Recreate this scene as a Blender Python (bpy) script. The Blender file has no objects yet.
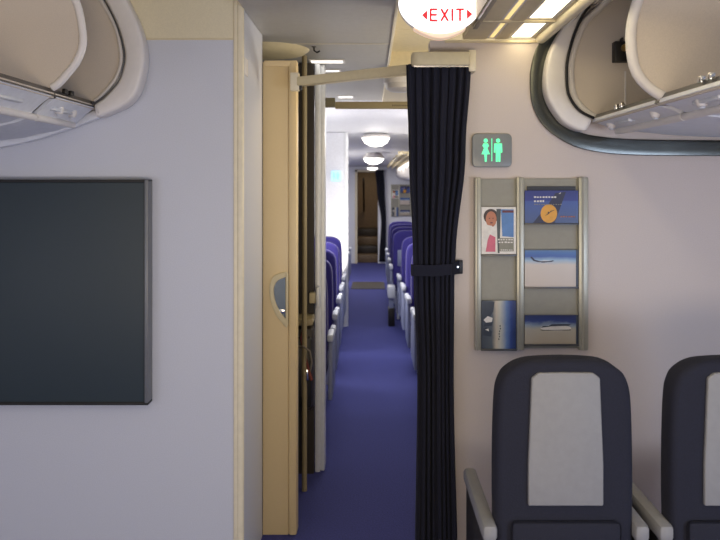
import bpy, bmesh, math, random
from mathutils import Vector, Matrix, noise
random.seed(4)
C = bpy.context.scene.collection
S = bpy.context.scene
PI = math.pi

# ------------------------------------------------------------------ camera, world, lights, exposure
EYE = 1.65
cam = bpy.data.cameras.new('camera'); cam_o = bpy.data.objects.new('camera', cam); C.objects.link(cam_o)
cam.sensor_fit = 'HORIZONTAL'; cam.sensor_width = 36; cam.lens = 37.5
cam.shift_x = -10/720; cam.shift_y = -84/720
cam_o.location = (0, 0, EYE); cam_o.rotation_euler = (PI/2, 0, 0)
cam.clip_start = 0.05
cam.dof.use_dof = True; cam.dof.focus_distance = 3.0; cam.dof.aperture_fstop = 4.5
S.camera = cam_o
S.view_settings.view_transform = 'Standard'; S.view_settings.look = 'None'
S.view_settings.gamma = 1; S.view_settings.use_curve_mapping = False
S.view_settings.exposure = 0.1

def lin(r, g, b):
    f = lambda c: (c/255/12.92 if c/255 <= .04045 else ((c/255+.055)/1.055)**2.4)
    return (f(r), f(g), f(b), 1)

w = bpy.data.worlds.new('world'); S.world = w; w.use_nodes = True
w.node_tree.nodes['Background'].inputs[0].default_value = lin(205, 212, 228)
w.node_tree.nodes['Background'].inputs[1].default_value = 0.42

def area(name, loc, aim, sx, sy, power, col):
    l = bpy.data.lights.new(name, 'AREA'); l.shape = 'RECTANGLE'; l.size = sx; l.size_y = sy
    l.energy = power; l.color = lin(*col)[:3]
    o = bpy.data.objects.new(name, l); C.objects.link(o); o.location = loc
    o.rotation_euler = (Vector(aim)-Vector(loc)).to_track_quat('-Z', 'Y').to_euler()
    return o
area('cabin_ceiling_lamp', (-0.2, 0.3, 2.30), (-0.2, 1.4, 0), 1.2, 1.2, 14, (255, 238, 212))
area('added_cabin_uplight', (0.2, -0.5, 1.0), (0.3, 2.7, 2.3), 1.2, .5, 24, (255, 232, 196))  # added fill behind the camera, imitates bounced light on ceiling ribs and bins
area('cabin_window_daylight_left', (-2.3, -0.2, 1.05), (0, 1.9, .95), 1.4, .5, 13, (244, 240, 250))
area('cabin_window_daylight_right', (2.2, -0.2, 1.05), (0, 1.9, .95), 1.4, .5, 34, (208, 224, 255))
area('added_entry_ceiling_fill', (1.1, 3.72, 1.7), (-.2, 3.72, 2.36), .5, .5, 12, (255, 244, 220))  # added unseen fill behind the right bulkhead, brightens the grey entry ceiling
area('entry_lamp', (0.16, 3.45, 2.2), (-.42, 3.6, 1.0), .2, .2, 1.3, (255, 224, 170))
area('rear_cabin_lamp', (0.05, 6.9, 2.22), (0.05, 6.7, 0), 1.2, 1.2, 30, (255, 250, 244))
area('far_cabin_lamp', (0.05, 12.6, 2.00), (0.05, 12.6, 0), 1.0, 4.5, 40, (255, 248, 240))
area('added_rear_uplight_left', (-1.3, 6.7, 1.9), (.2, 6.9, 2.35), .4, 2.4, 52, (255, 248, 238))  # added uplight in mid-air, whitens the rear ceiling
area('added_rear_uplight_right', (.98, 8.6, 2.13), (.55, 8.6, 2.5), .25, 4.0, 30, (255, 246, 232))  # added uplight hidden on top of the bins, brightens the rear ceiling
area('added_stairwell_fill', (0, 16.5, 1.93), (0, 17.0, 0.3), .3, .3, 5, (255, 226, 180))  # added fill, lifts the dark brown behind the far doorway
area('added_far_uplight_left', (-1.5, 12.3, 1.6), (.1, 12.3, 2.2), .4, 5.0, 80, (255, 246, 234))  # added unseen uplight for the ceiling farther back

# ------------------------------------------------------------------ materials
def mat(name, col, rough=.5, metal=0, noise_s=40, noise_a=.04, bump=0, emit=None, emit_s=0, coat=0, sheen=0, alpha=None):
    m = bpy.data.materials.new(name); m.use_nodes = True
    nt = m.node_tree; b = nt.nodes['Principled BSDF']
    c = lin(*col)
    tc = nt.nodes.new('ShaderNodeTexCoord'); n = nt.nodes.new('ShaderNodeTexNoise')
    n.inputs['Scale'].default_value = noise_s; n.inputs['Detail'].default_value = 3
    nt.links.new(tc.outputs['Object'], n.inputs['Vector'])
    r = nt.nodes.new('ShaderNodeValToRGB')
    r.color_ramp.elements[0].position = .3; r.color_ramp.elements[1].position = .7
    r.color_ramp.elements[0].color = tuple(min(1, x*(1-noise_a)) for x in c[:3])+(1,)
    r.color_ramp.elements[1].color = tuple(min(1, x*(1+noise_a)) for x in c[:3])+(1,)
    nt.links.new(n.outputs['Fac'], r.inputs['Fac']); nt.links.new(r.outputs['Color'], b.inputs['Base Color'])
    b.inputs['Roughness'].default_value = rough; b.inputs['Metallic'].default_value = metal
    b.inputs['Coat Weight'].default_value = coat; b.inputs['Sheen Weight'].default_value = sheen
    if bump:
        bp = nt.nodes.new('ShaderNodeBump'); bp.inputs['Strength'].default_value = bump; bp.inputs['Distance'].default_value = .004
        nt.links.new(n.outputs['Fac'], bp.inputs['Height']); nt.links.new(bp.outputs['Normal'], b.inputs['Normal'])
    if emit:
        b.inputs['Emission Color'].default_value = lin(*emit); b.inputs['Emission Strength'].default_value = emit_s
    return m

def print_mat(name, stops, axis, wav=0, rough=.35):
    """printed picture: a colour ramp over the card, along x (0) or z (2)"""
    m = bpy.data.materials.new(name); m.use_nodes = True
    nt = m.node_tree; b = nt.nodes['Principled BSDF']; b.inputs['Roughness'].default_value = rough
    tc = nt.nodes.new('ShaderNodeTexCoord'); sp = nt.nodes.new('ShaderNodeSeparateXYZ')
    src = tc.outputs['Generated']
    nt.links.new(src, sp.inputs[0])
    out = sp.outputs[axis]
    if wav:
        n = nt.nodes.new('ShaderNodeTexNoise'); n.inputs['Scale'].default_value = 4; n.inputs['Detail'].default_value = 4
        nt.links.new(src, n.inputs['Vector'])
        ma = nt.nodes.new('ShaderNodeMath'); ma.operation = 'MULTIPLY_ADD'
        nt.links.new(n.outputs['Fac'], ma.inputs[0]); ma.inputs[1].default_value = wav
        nt.links.new(out, ma.inputs[2])
        mb = nt.nodes.new('ShaderNodeMath'); mb.operation = 'SUBTRACT'
        nt.links.new(ma.outputs[0], mb.inputs[0]); mb.inputs[1].default_value = wav/2
        out = mb.outputs[0]
    r = nt.nodes.new('ShaderNodeValToRGB'); cr = r.color_ramp
    for i, (p, c) in enumerate(stops):
        e = cr.elements[i] if i < 2 else cr.elements.new(p)
        e.position = p; e.color = lin(*c)
    nt.links.new(out, r.inputs['Fac']); nt.links.new(r.outputs['Color'], b.inputs['Base Color'])
    return m

M = dict(
    wall=mat('bulkhead_laminate', (200, 203, 214), .42, noise_s=260, noise_a=.05),
    wallr=mat('bulkhead_laminate_warm', (202, 191, 186), .42, noise_s=260, noise_a=.05),
    header=mat('cream_laminate', (222, 212, 184), .45, noise_s=200),
    cream=mat('cream_plastic', (226, 216, 190), .4),
    ivory=mat('ivory_plastic', (206, 194, 160), .45),
    tan=mat('tan_laminate', (216, 194, 150), .45, noise_s=300, noise_a=.02),
    tanside=mat('olive_tan_laminate', (140, 128, 98), .5),
    greyceil=mat('grey_ceiling_panel', (176, 174, 170), .45),
    beige=mat('beige_ceiling_panel', (216, 203, 170), .5),
    white=mat('white_plastic', (226, 222, 220), .38, noise_a=.02),
    whitewall=mat('white_laminate', (226, 229, 238), .5),
    bin_in=mat('bin_lining', (206, 195, 182), .6, noise_s=300, noise_a=.05),
    psu=mat('service_panel_grey', (222, 225, 234), .4),
    seal=mat('black_rubber', (22, 22, 24), .6),
    darkmetal=mat('dark_aluminium', (100, 100, 102), .35, .7),
    mirror=mat('polished_trim', (84, 86, 82), .22, .85, noise_s=6, noise_a=.15),
    alu=mat('brushed_aluminium', (180, 178, 164), .4, .55, noise_s=120),
    silver=mat('silver_edge', (212, 216, 224), .35, .15),
    rack=mat('rack_back', (150, 148, 138), .55),
    slate=mat('slate_screen', (46, 58, 66), .55, noise_s=400, noise_a=.1),
    slatefr=mat('slate_frame', (120, 122, 126), .4, .3),
    curtain=mat('navy_curtain_cloth', (21, 23, 40), .95, noise_s=200, noise_a=.08),
    black=mat('black_plastic', (20, 19, 20), .45),
    chrome=mat('chrome', (220, 220, 222), .15, 1),
    gold=mat('brass', (214, 180, 110), .3, .8),
    sign=mat('sign_white_lit', (250, 248, 248), .4, emit=(255, 250, 250), emit_s=1.5),
    red=mat('sign_red', (220, 50, 60), .5, emit=(225, 55, 65), emit_s=.5),
    rim=mat('sign_rim', (240, 216, 192), .4, emit=(255, 214, 184), emit_s=.45),
    lavplate=mat('grey_sign_plate', (128, 132, 134), .3),
    green=mat('green_lit_symbol', (100, 230, 170), .5, emit=(95, 238, 170), emit_s=.85),
    cyan=mat('cyan_lit_symbol', (120, 240, 240), .5, emit=(130, 245, 245), emit_s=1.0),
    paleplate=mat('pale_sign_plate', (190, 225, 240), .3, emit=(160, 225, 240), emit_s=.35),
    lampwarm=mat('lit_diffuser_warm', (255, 245, 215), .5, emit=(255, 238, 190), emit_s=6),
    ribglow=mat('added_rib_glow_yellow', (255, 226, 160), .5, emit=(255, 226, 150), emit_s=.75),
    lampwhite=mat('lit_diffuser_white', (255, 255, 255), .5, emit=(255, 248, 238), emit_s=5),
    lampdim=mat('lit_diffuser_dim', (240, 240, 235), .5, emit=(255, 250, 238), emit_s=1.3),
    lampoff=mat('unlit_diffuser', (205, 200, 196), .4),
    carpet=mat('blue_carpet', (52, 57, 124), .95, noise_s=120, noise_a=.22, bump=.3),
    navy=mat('navy_seat_cloth', (26, 28, 44), .85, noise_s=260, noise_a=.15, bump=.2),
    greycloth=mat('grey_seat_panel', (140, 140, 142), .6),
    blue=mat('blue_seat_cloth', (45, 38, 122), .85, noise_s=200, noise_a=.15, sheen=.2),
    armgrey=mat('pale_armrest_plastic', (186, 192, 206), .4),
    bluegrey=mat('blue_grey_seat_shell', (120, 128, 160), .5),
    brown=mat('dark_brown_laminate', (104, 86, 66), .5, noise_s=30, noise_a=.2),
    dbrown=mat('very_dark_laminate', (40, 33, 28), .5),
    olive=mat('olive_lining', (92, 86, 66), .6),
    strap=mat('harness_webbing', (108, 100, 92), .7),
    redstrap=mat('red_webbing', (110, 50, 44), .7),
    pocket=mat('recess_steel', (110, 122, 138), .25, .6),
)

# ------------------------------------------------------------------ mesh helpers
class MB:
    def __init__(s): s.bm = bmesh.new(); s.mi = 0
    def _tag(s, before):
        for f in s.bm.faces:
            if f.index == -1 or f.index >= before: f.material_index = s.mi
    def _mark(s):
        s.bm.faces.index_update(); return len(s.bm.faces)
    def _fin(s, n0):
        s.bm.faces.ensure_lookup_table()
        for f in s.bm.faces[n0:]: f.material_index = s.mi
        s.bm.faces.index_update()
    def box(s, x0, x1, y0, y1, z0, z1, bev=0, rot=None):
        t = bmesh.new(); bmesh.ops.create_cube(t, size=1)
        bmesh.ops.scale(t, vec=(abs(x1-x0), abs(y1-y0), abs(z1-z0)), verts=t.verts)
        if bev: bmesh.ops.bevel(t, geom=t.edges[:], offset=bev, segments=2, profile=.5, affect='EDGES')
        if rot: bmesh.ops.transform(t, matrix=rot, verts=t.verts)
        bmesh.ops.translate(t, vec=((x0+x1)/2, (y0+y1)/2, (z0+z1)/2), verts=t.verts)
        s._join(t); return s
    def _join(s, t):
        bmesh.ops.recalc_face_normals(t, faces=t.faces)
        n0 = len(s.bm.faces)
        mp = {v: s.bm.verts.new(v.co) for v in t.verts}
        for f in t.faces:
            try: nf = s.bm.faces.new([mp[v] for v in f.verts]); nf.material_index = s.mi
            except ValueError: pass
        t.free()
    def prism(s, poly, ax, a, b, bev=0):
        """polygon in the plane normal to ax ('x': (y,z), 'y': (x,z), 'z': (x,y)), from a to b"""
        t = bmesh.new()
        P = lambda u, v, k: {'x': (k, u, v), 'y': (u, k, v), 'z': (u, v, k)}[ax]
        A = [t.verts.new(P(u, v, a)) for u, v in poly]; B = [t.verts.new(P(u, v, b)) for u, v in poly]
        t.faces.new(A); t.faces.new(B[::-1]); n = len(poly)
        for i in range(n): t.faces.new((A[i], A[(i+1) % n], B[(i+1) % n], B[i]))
        bmesh.ops.recalc_face_normals(t, faces=t.faces)
        if bev:
            es = [e for e in t.edges if e.calc_face_angle(0) > .6]
            bmesh.ops.bevel(t, geom=es, offset=bev, segments=3, profile=.5, affect='EDGES')
        s._join(t); return s
    def strip(s, outer, inner, y0, y1, bev=0):
        """a band between two open outlines of equal length in x,z, thick from y0 to y1"""
        t = bmesh.new(); n = len(outer)
        rows = [[t.verts.new((p[0], y, p[1])) for p in L] for (L, y) in ((outer, y0), (inner, y0), (inner, y1), (outer, y1))]
        for i in range(n-1):
            for k in range(4):
                a, b = rows[k], rows[(k+1) % 4]
                t.faces.new((a[i], a[i+1], b[i+1], b[i]))
        for i in (0, n-1): t.faces.new([rows[k][i] for k in range(4)])
        bmesh.ops.recalc_face_normals(t, faces=t.faces)
        if bev:
            es = [e for e in t.edges if e.calc_face_angle(0) > .8]
            bmesh.ops.bevel(t, geom=es, offset=bev, segments=3, profile=.5, affect='EDGES')
        s._join(t); return s
    def sheet(s, prof, y0, y1, th):
        """an x,z profile line extruded along y with a thickness th (offset along its normal)"""
        n = len(prof); off = []
        for i in range(n):
            a = Vector(prof[max(0, i-1)]); b = Vector(prof[min(n-1, i+1)]); d = (b-a).normalized()
            off.append((prof[i][0]-d.y*th, prof[i][1]+d.x*th))
        return s.strip(prof, off, y0, y1)
    def tube(s, pts, r, seg=10, cap=True, closed=False):
        t = bmesh.new(); pts = [Vector(p) for p in pts]; n = len(pts); rings = []
        up = Vector((.013, .021, 1))
        d0 = (pts[1]-pts[0]).normalized()
        nx = d0.cross(up).normalized()
        if nx.length < .1: nx = Vector((1, 0, 0))
        for i in range(n):
            if closed: d = (pts[(i+1) % n]-pts[i-1]).normalized()
            else: d = (pts[min(n-1, i+1)]-pts[max(0, i-1)]).normalized()
            nx = (nx-d*nx.dot(d)).normalized(); ny = d.cross(nx)
            rr = r[i] if isinstance(r, (list, tuple)) else r
            rings.append([t.verts.new(pts[i]+(nx*math.cos(2*PI*k/seg)+ny*math.sin(2*PI*k/seg))*rr) for k in range(seg)])
        for i in range(n if closed else n-1):
            a, b = rings[i], rings[(i+1) % n]
            for k in range(seg): t.faces.new((a[k], a[(k+1) % seg], b[(k+1) % seg], b[k]))
        if cap and not closed: t.faces.new(rings[0][::-1]); t.faces.new(rings[-1])
        s._join(t); return s
    def lathe(s, prof, c, ax='z', seg=32, sx=1, sy=1):
        """prof: (radius, height) pairs, turned about ax through c; sx, sy squash it"""
        t = bmesh.new(); rings = []
        P = {'z': lambda u, v, h: (u, v, h), 'y': lambda u, v, h: (u, h, v), 'x': lambda u, v, h: (h, u, v)}[ax]
        for r, h in prof:
            rings.append([t.verts.new(Vector(c)+Vector(P(r*sx*math.cos(2*PI*k/seg), r*sy*math.sin(2*PI*k/seg), h))) for k in range(seg)])
        for a, b in zip(rings, rings[1:]):
            for k in range(seg): t.faces.new((a[k], a[(k+1) % seg], b[(k+1) % seg], b[k]))
        t.faces.new(rings[0][::-1]); t.faces.new(rings[-1])
        bmesh.ops.remove_doubles(t, verts=t.verts, dist=1e-6)
        s._join(t); return s
    def grid(s, rows, th=0):
        t = bmesh.new(); R = [[t.verts.new(p) for p in r] for r in rows]
        for a, b in zip(R, R[1:]):
            for k in range(len(a)-1): t.faces.new((a[k], a[k+1], b[k+1], b[k]))
        if th:
            bmesh.ops.recalc_face_normals(t, faces=t.faces)
            bmesh.ops.solidify(t, geom=t.faces[:], thickness=th)
        s._join(t); return s
    def build(s, name, mats, parent=None, loc=None, angle=35):
        me = bpy.data.meshes.new(name)
        base = Vector(parent['_w']) if parent is not None else Vector(loc if loc else (0, 0, 0))
        bmesh.ops.translate(s.bm, vec=-base, verts=s.bm.verts)
        s.bm.to_mesh(me); s.bm.free()
        for m in (mats if isinstance(mats, (list, tuple)) else [mats]): me.materials.append(m)
        me.shade_smooth(); me.set_sharp_from_angle(angle=math.radians(angle))
        o = bpy.data.objects.new(name, me); C.objects.link(o); o['_w'] = base
        if parent is not None: o.parent = parent
        else: o.location = base
        return o

ALL = []
def tag(o, label, cat, group=None, kind=None):
    o['label'] = label; o['category'] = cat
    if group: o['group'] = group
    if kind: o['kind'] = kind
    return o
def thing(name, loc, label, cat, group=None):
    o = bpy.data.objects.new(name, None); C.objects.link(o); o.empty_display_size = .1
    o.location = loc; o['_w'] = Vector(loc)
    return tag(o, label, cat, group)
def structure(name, mb, m, label, cat='wall'):
    o = mb.build(name, m); o['kind'] = 'structure'; o['label'] = label; o['category'] = cat
    return o
def dup(o, loc, label, group=None, rz=None, sc=None):
    r = o.copy(); C.objects.link(r); r.location = loc; r['label'] = label
    if group: r['group'] = group
    if rz is not None: r.rotation_euler.z = rz
    if sc is not None: r.scale = (sc, sc, sc)
    for ch in list(o.children):
        c = ch.copy(); C.objects.link(c); c.parent = r
        for g in list(ch.children):
            d = g.copy(); C.objects.link(d); d.parent = c
    return r
F = 750.0
def at(px, py, Y): return Vector(((px-370)*Y/F, Y, EYE+(186-py)*Y/F))
def xz(px, py, Y): v = at(px, py, Y); return (v.x, v.z)
def smooth(pts, n=6):
    """Catmull-Rom through 2-D points"""
    out = []
    for i in range(len(pts)-1):
        p0 = Vector(pts[max(0, i-1)]); p1 = Vector(pts[i]); p2 = Vector(pts[i+1]); p3 = Vector(pts[min(len(pts)-1, i+2)])
        for k in range(n):
            t = k/n
            out.append(tuple(.5*((2*p1)+(p2-p0)*t+(2*p0-5*p1+4*p2-p3)*t*t+(3*p1-p0-3*p2+p3)*t**3)))
    out.append(tuple(pts[-1])); return out
def resample(pts, n):
    P = [Vector(p) for p in pts]; L = [0]
    for a, b in zip(P, P[1:]): L.append(L[-1]+(b-a).length)
    out = []; j = 0
    for i in range(n):
        d = L[-1]*i/(n-1)
        while j < len(P)-2 and L[j+1] < d: j += 1
        t = (d-L[j])/max(1e-9, L[j+1]-L[j]); out.append(tuple(P[j].lerp(P[j+1], t)))
    return out

# ------------------------------------------------------------------ the setting
structure('floor', MB().box(-2.6, 2.5, -1.5, 18, -.05, 0), M['carpet'], 'blue carpeted cabin floor running down the aisle', 'floor')
structure('wall_left', MB().box(-2.6, -.508, 3.0, 3.54, 0, 2.62), M['wall'], 'pale grey bulkhead wall left of the aisle')
structure('wall_right', MB().box(.24, 2.5, 3.0, 3.09, 0, 2.232).box(.70, 2.5, 3.0, 3.09, 2.232, 2.62), M['wallr'], 'pinkish grey bulkhead wall right of the curtain')
structure('trim_1', MB().box(-.545, -.530, 2.992, 3.02, 0, 2.60, .003).tube([(-.520, 3.004, 0), (-.520, 3.004, 2.60)], .016, 14), M['cream'], 'cream corner strip at the aisle edge of the left bulkhead', 'trim')
structure('trim_2', MB().box(-1.6, -.545, 2.996, 3.004, 2.234, 2.240), M['beige'], 'thin cream seam line high on the left bulkhead', 'trim')
structure('trim_3', MB().box(-1.6, -.546, 2.998, 3.01, 2.241, 2.60), M['header'], 'cream panel strip above the seam of the left bulkhead', 'trim')
structure('trim_4', MB().box(.30, .672, 2.992, 3.0, 2.222, 2.232, .002), M['beige'], 'beige cap strip along the top of the right bulkhead', 'trim')

# ceilings
structure('ceiling_entry', MB().box(-.506, .10, -1, 6.25, 2.36, 2.40), M['greyceil'], 'dropped grey ceiling panel over the entry aisle', 'ceiling')
structure('ceiling_recess', MB().box(.105, .37, -1, 4.35, 2.43, 2.47).box(.37, 2.4, 3.1, 4.35, 2.43, 2.47).box(.105, 2.4, 4.35, 6.25, 2.33, 2.47), M['beige'], 'beige ceiling recess beside the dropped grey panel', 'ceiling')
structure('ceiling_nook', MB().box(-2.5, -.506, 3.54, 4.4, 2.36, 2.40), M['greyceil'], 'grey ceiling over the crew nook', 'ceiling')
structure('trim_5', MB().box(.10, .114, -1, 6.25, 2.352, 2.44, .003), M['cream'], 'cream edge strip along the dropped ceiling panel', 'trim')
structure('trim_6', MB().box(-.50, .10, 3.742, 3.748, 2.3585, 2.361).box(.114, .37, 3.742, 3.748, 2.4285, 2.431), M['cream'], 'thin pale seam across the dropped ceiling panel', 'trim')
structure('ceiling_front_left', MB().box(-2.6, -.506, -1, 3.0, 2.60, 2.64), M['header'], 'cream ceiling panel over the left seats', 'ceiling')
m = MB().box(.37, .462, 0, 3.0, 2.236, 2.30).box(.462, .50, 0, 3.0, 2.246, 2.30).box(.50, .548, 0, 3.0, 2.236, 2.30, .003).box(.652, .665, 0, 3.0, 2.240, 2.30).box(.37, .67, 0, 3.0, 2.30, 2.34)
m.box(.40, .66, 2.66, 2.685, 2.232, 2.30, .003)
structure('ceiling_front_right', m, M['beige'], 'beige ribbed ceiling panel in front of the right bulkhead', 'ceiling')
structure('trim_7', MB().box(.375, .393, 1.0, 2.74, 2.222, 2.238, .004), M['darkmetal'], 'dark metal edge strip beside the exit sign', 'trim')
structure('trim_8', MB().tube([(.682, 0, 2.238), (.682, 2.995, 2.238)], .021, 16).box(.69, 1.7, 0, 2.99, 2.60, 2.62), M['cream'], 'rounded cream cove edge above the right luggage bins', 'trim')
# slope of the rear ceiling
t = MB(); t.prism([(6.25, 2.36), (18, 2.02), (18, 2.06), (6.25, 2.40)], 'x', -2.4, 2.4)
structure('ceiling_rear', t, M['whitewall'], 'white ceiling of the rear cabin', 'ceiling')

def ceiling_light(name, x0, x1, y0, y1, z, label, m, group=None):
    o = thing(name, ((x0+x1)/2, (y0+y1)/2, z), label, 'ceiling light', group)
    e = .012
    MB().box(x0-e, x0, y0-e, y1+e, z-.004, z+.012).box(x1, x1+e, y0-e, y1+e, z-.004, z+.012).box(x0, x1, y0-e, y0, z-.004, z+.012).box(x0, x1, y1, y1+e, z-.004, z+.012).build('frame', M['white'], o)
    MB().box(x0, x1, y0, y1, z-.002, z+.008).build('diffuser', m, o)
    return o
ceiling_light('ceiling_light', -.335, -.155, 4.22, 4.32, 2.36, 'long lit slot in the dropped grey ceiling, nearer of the pair', M['lampdim'], 'slots in the dropped ceiling')
ceiling_light('ceiling_light', -.32, -.19, 4.58, 4.65, 2.36, 'dimmer lit slot in the grey ceiling just above the curtain rail', M['lampdim'], 'slots in the dropped ceiling')
ceiling_light('ceiling_light', -.245, -.14, 5.9, 6.03, 2.36, 'small pale lit slot in the grey ceiling behind the front rail', M['lampdim'], 'slots in the dropped ceiling')
ceiling_light('ceiling_light', .562, .640, 0.4, 2.645, 2.246, 'bright warm ceiling strip light beside the cove edge, nearer section', M['lampwarm'], 'strip lights over the right bulkhead')
ceiling_light('ceiling_light', .562, .640, 2.70, 2.985, 2.246, 'bright warm ceiling strip light touching the right bulkhead top', M['lampwarm'], 'strip lights over the right bulkhead')

ceiling_light('ceiling_light', .474, .492, 0.4, 2.985, 2.244, 'narrow dim yellow added glow strip left of the bright ceiling strips', M['ribglow'], 'strip lights over the right bulkhead')  # glow added in the rib recess so the beige ribs look brighter
# tan closet / lavatory panel behind the left bulkhead
d = thing('closet_panel', (-.40, 3.56, 0), 'tan closet panel with half-moon handle behind the left bulkhead', 'cabin panel')
MB().box(-.508, -.385, 3.545, 3.60, 0, 2.238, .004).build('door_leaf', M['tan'], d)
MB().box(-.385, -.345, 3.535, 3.62, 0, 2.238, .012).build('post', M['tan'], d)
MB().box(-.50, -.345, 3.538, 3.60, 2.215, 2.243, .004).build('top_rail', M['tan'], d)
Yh = 3.54
arc_o = smooth([xz(x, y, Yh) for x, y in ((286.5, 271.5), (274, 276), (269.5, 287), (271, 302), (277, 316), (286.5, 327.5))], 6)
arc_i = smooth([xz(x, y, Yh) for x, y in ((285.5, 277), (277.5, 281), (274, 289), (275.5, 301), (280, 311), (285.5, 318.5))], 6)
n = len(arc_o)
ring_o = arc_o+[xz(288.5, 325, Yh), xz(288.5, 274, Yh), arc_o[0]]
ring_i = arc_i+[xz(286, 317, Yh), xz(286, 278, Yh), arc_i[0]]
hb = MB().strip(ring_o, ring_i, 3.530, 3.548, .003).build('handle_bezel', M['ivory'], d)
MB().prism(arc_i, 'y', 3.541, 3.5455).build('handle_pocket', M['pocket'], hb)
MB().box(*sorted((xz(277, 0, Yh)[0], xz(285, 0, Yh)[0])), 3.533, 3.541, xz(0, 313, Yh)[1], xz(0, 309, Yh)[1], .002).build('pull_edge', M['chrome'], hb)
tag(MB().lathe([(0.001, 2.322), (.12, 2.328), (.19, 2.34), (.215, 2.3595)], (-.53, 3.98, 0), seg=40).build('ceiling_dome', M['ivory'], loc=(-.53, 3.98, 2.36)) if False else
    MB().lathe([(0.001, -.038), (.12, -.034), (.19, -.02), (.215, -.0005)], (-.53, 3.90, 2.36), seg=40).build('ceiling_dish', M['ivory'], loc=(-.53, 3.90, 2.36)),
    'shallow tan ceiling dish above the tan closet panel', 'ceiling dish')
k = thing('ceiling_hook', (-.285, 3.82, 2.36), 'small dark hook on the grey ceiling beside the tan dish', 'hook')
MB().lathe([(.012, -.004), (.012, 0)], (-.285, 3.82, 2.36), seg=16).build('base', M['darkmetal'], k)
MB().tube([(-.285, 3.82, 2.358), (-.285, 3.82, 2.34), (-.27, 3.82, 2.33), (-.255, 3.82, 2.338)], .004, 8).build('hook', M['seal'], k)
tag(MB().box(-.508, -.503, 3.02, 3.10, 2.10, 2.17, .004).build('wall_plate', M['white'], loc=(-.5, 3.06, 2.13)), 'small square white plate on the aisle side of the left bulkhead', 'wall plate')

# galley recess behind the closet panel (dark nook with harness)
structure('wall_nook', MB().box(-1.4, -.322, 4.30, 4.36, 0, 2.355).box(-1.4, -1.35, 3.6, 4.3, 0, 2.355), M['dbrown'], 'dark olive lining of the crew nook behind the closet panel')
structure('trim_9', MB().tube([(-.355, 4.06, 0), (-.355, 4.06, 2.355)], .014, 12), M['tanside'], 'olive upright post in the crew nook', 'trim')
structure('trim_10', MB().box(-.318, -.287, 4.32, 4.42, 0, 2.355, .006).box(-.289, -.262, 4.34, 4.46, 0, 2.355, .008), M['silver'], 'silver upright edge of the second partition', 'trim')
j = thing('crew_seat', (-.39, 4.2, 0), 'dark folded crew seat with harness straps in the nook', 'crew seat')
MB().box(-.50, -.315, 4.16, 4.29, .40, .86, .02).build('seat_shell', M['dbrown'], j)
MB().box(-.50, -.317, 4.10, 4.155, .43, .82, .02).build('folded_cushion', M['black'], j)
MB().box(-.42, -.315, 4.10, 4.29, .885, .92, .005).build('shelf', M['tanside'], j)
MB().box(-.375, -.350, 4.09, 4.10, .50, .90).build('strap', M['strap'], j)
MB().tube([(-.315, 4.05, .60), (-.345, 4.06, .70), (-.372, 4.07, .82), (-.36, 4.08, .89)], .008, 8).build('strap', M['redstrap'], j)
MB().tube([(-.39, 4.05, .78), (-.36, 4.03, .79), (-.325, 4.04, .76), (-.315, 4.05, .70), (-.33, 4.06, .62)], .006, 8).build('strap', M['strap'], j)
MB().box(-.352, -.332, 4.05, 4.07, .60, .66, .004).build('buckle', M['chrome'], j)
h = thing('door_latch', (-.31, 4.33, 1.0), 'pale latch block with rounded knob on the second partition edge', 'latch')
MB().box(-.345, -.300, 4.24, 4.30, .985, 1.045, .008).build('block', M['ivory'], h)
MB().box(-.306, -.284, 4.22, 4.322, .965, 1.075, .009).build('knob', M['silver'], h)

# far side of the front entry: fuselage walls and rear shell
structure('wall_fuselage_left', MB().box(-2.6, -2.55, -1.5, 18, 0, 2.62), M['whitewall'], 'pale cabin side wall on the far left')
structure('wall_fuselage_right', MB().box(2.45, 2.5, -1.5, 18, 0, 2.62), M['whitewall'], 'pale cabin side wall on the far right')
structure('wall_partition_left', MB().box(-2.5, -.31, 8.8, 8.9, 0, 2.28), M['whitewall'], 'bright white cabin partition left of the aisle behind the blue seats')
structure('trim_11', MB().tube([(-.305, 8.85, 0), (-.305, 8.85, 2.28)], .05, 14), M['silver'], 'silver rounded edge of the white partition', 'trim')
structure('wall_end', MB().box(-2.5, -.28, 16, 16.1, 0, 2.07).box(.17, 2.45, 16, 16.1, 0, 2.07).box(-.28, .17, 16, 16.1, 1.96, 2.07), M['whitewall'], 'white end bulkhead around the dark doorway at the far end')
structure('trim_12', MB().box(-.32, -.27, 15.97, 16.0, 0, 2.0).box(-.32, .20, 15.97, 16.0, 1.95, 2.0), M['header'], 'cream frame around the dark far doorway', 'trim')
structure('wall_stairwell', MB().box(-.6, .6, 17.6, 17.7, 0, 2.0).box(-.6, -.55, 16.1, 17.6, 0, 2.0).box(.55, .6, 16.1, 17.6, 0, 2.0), M['brown'], 'dark brown lining behind the far doorway')
structure('trim_13', MB().box(-.30, .24, 12.0, 12.85, 0, .008), M['dbrown'], 'brown threshold strip across the far aisle floor', 'trim')
s = thing('stair_flight', (-.05, 16.6, 0), 'dark brown steps inside the far doorway', 'stairs')
for i in range(4):
    MB().box(-.28, .17, 16.15+i*.28, 17.55, i*.17, i*.17+.17, .008).build('step', M['brown'] if i % 2 == 0 else M['dbrown'], s)
tag(MB().prism([(16.3, 1.75), (17.5, 1.05), (17.5, 1.13), (16.3, 1.83)], 'x', -.16, -.12, .01).build('handrail', M['dbrown'], loc=(-.14, 16.9, 1.4)), 'dark slanted handrail inside the far doorway', 'handrail')

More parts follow.
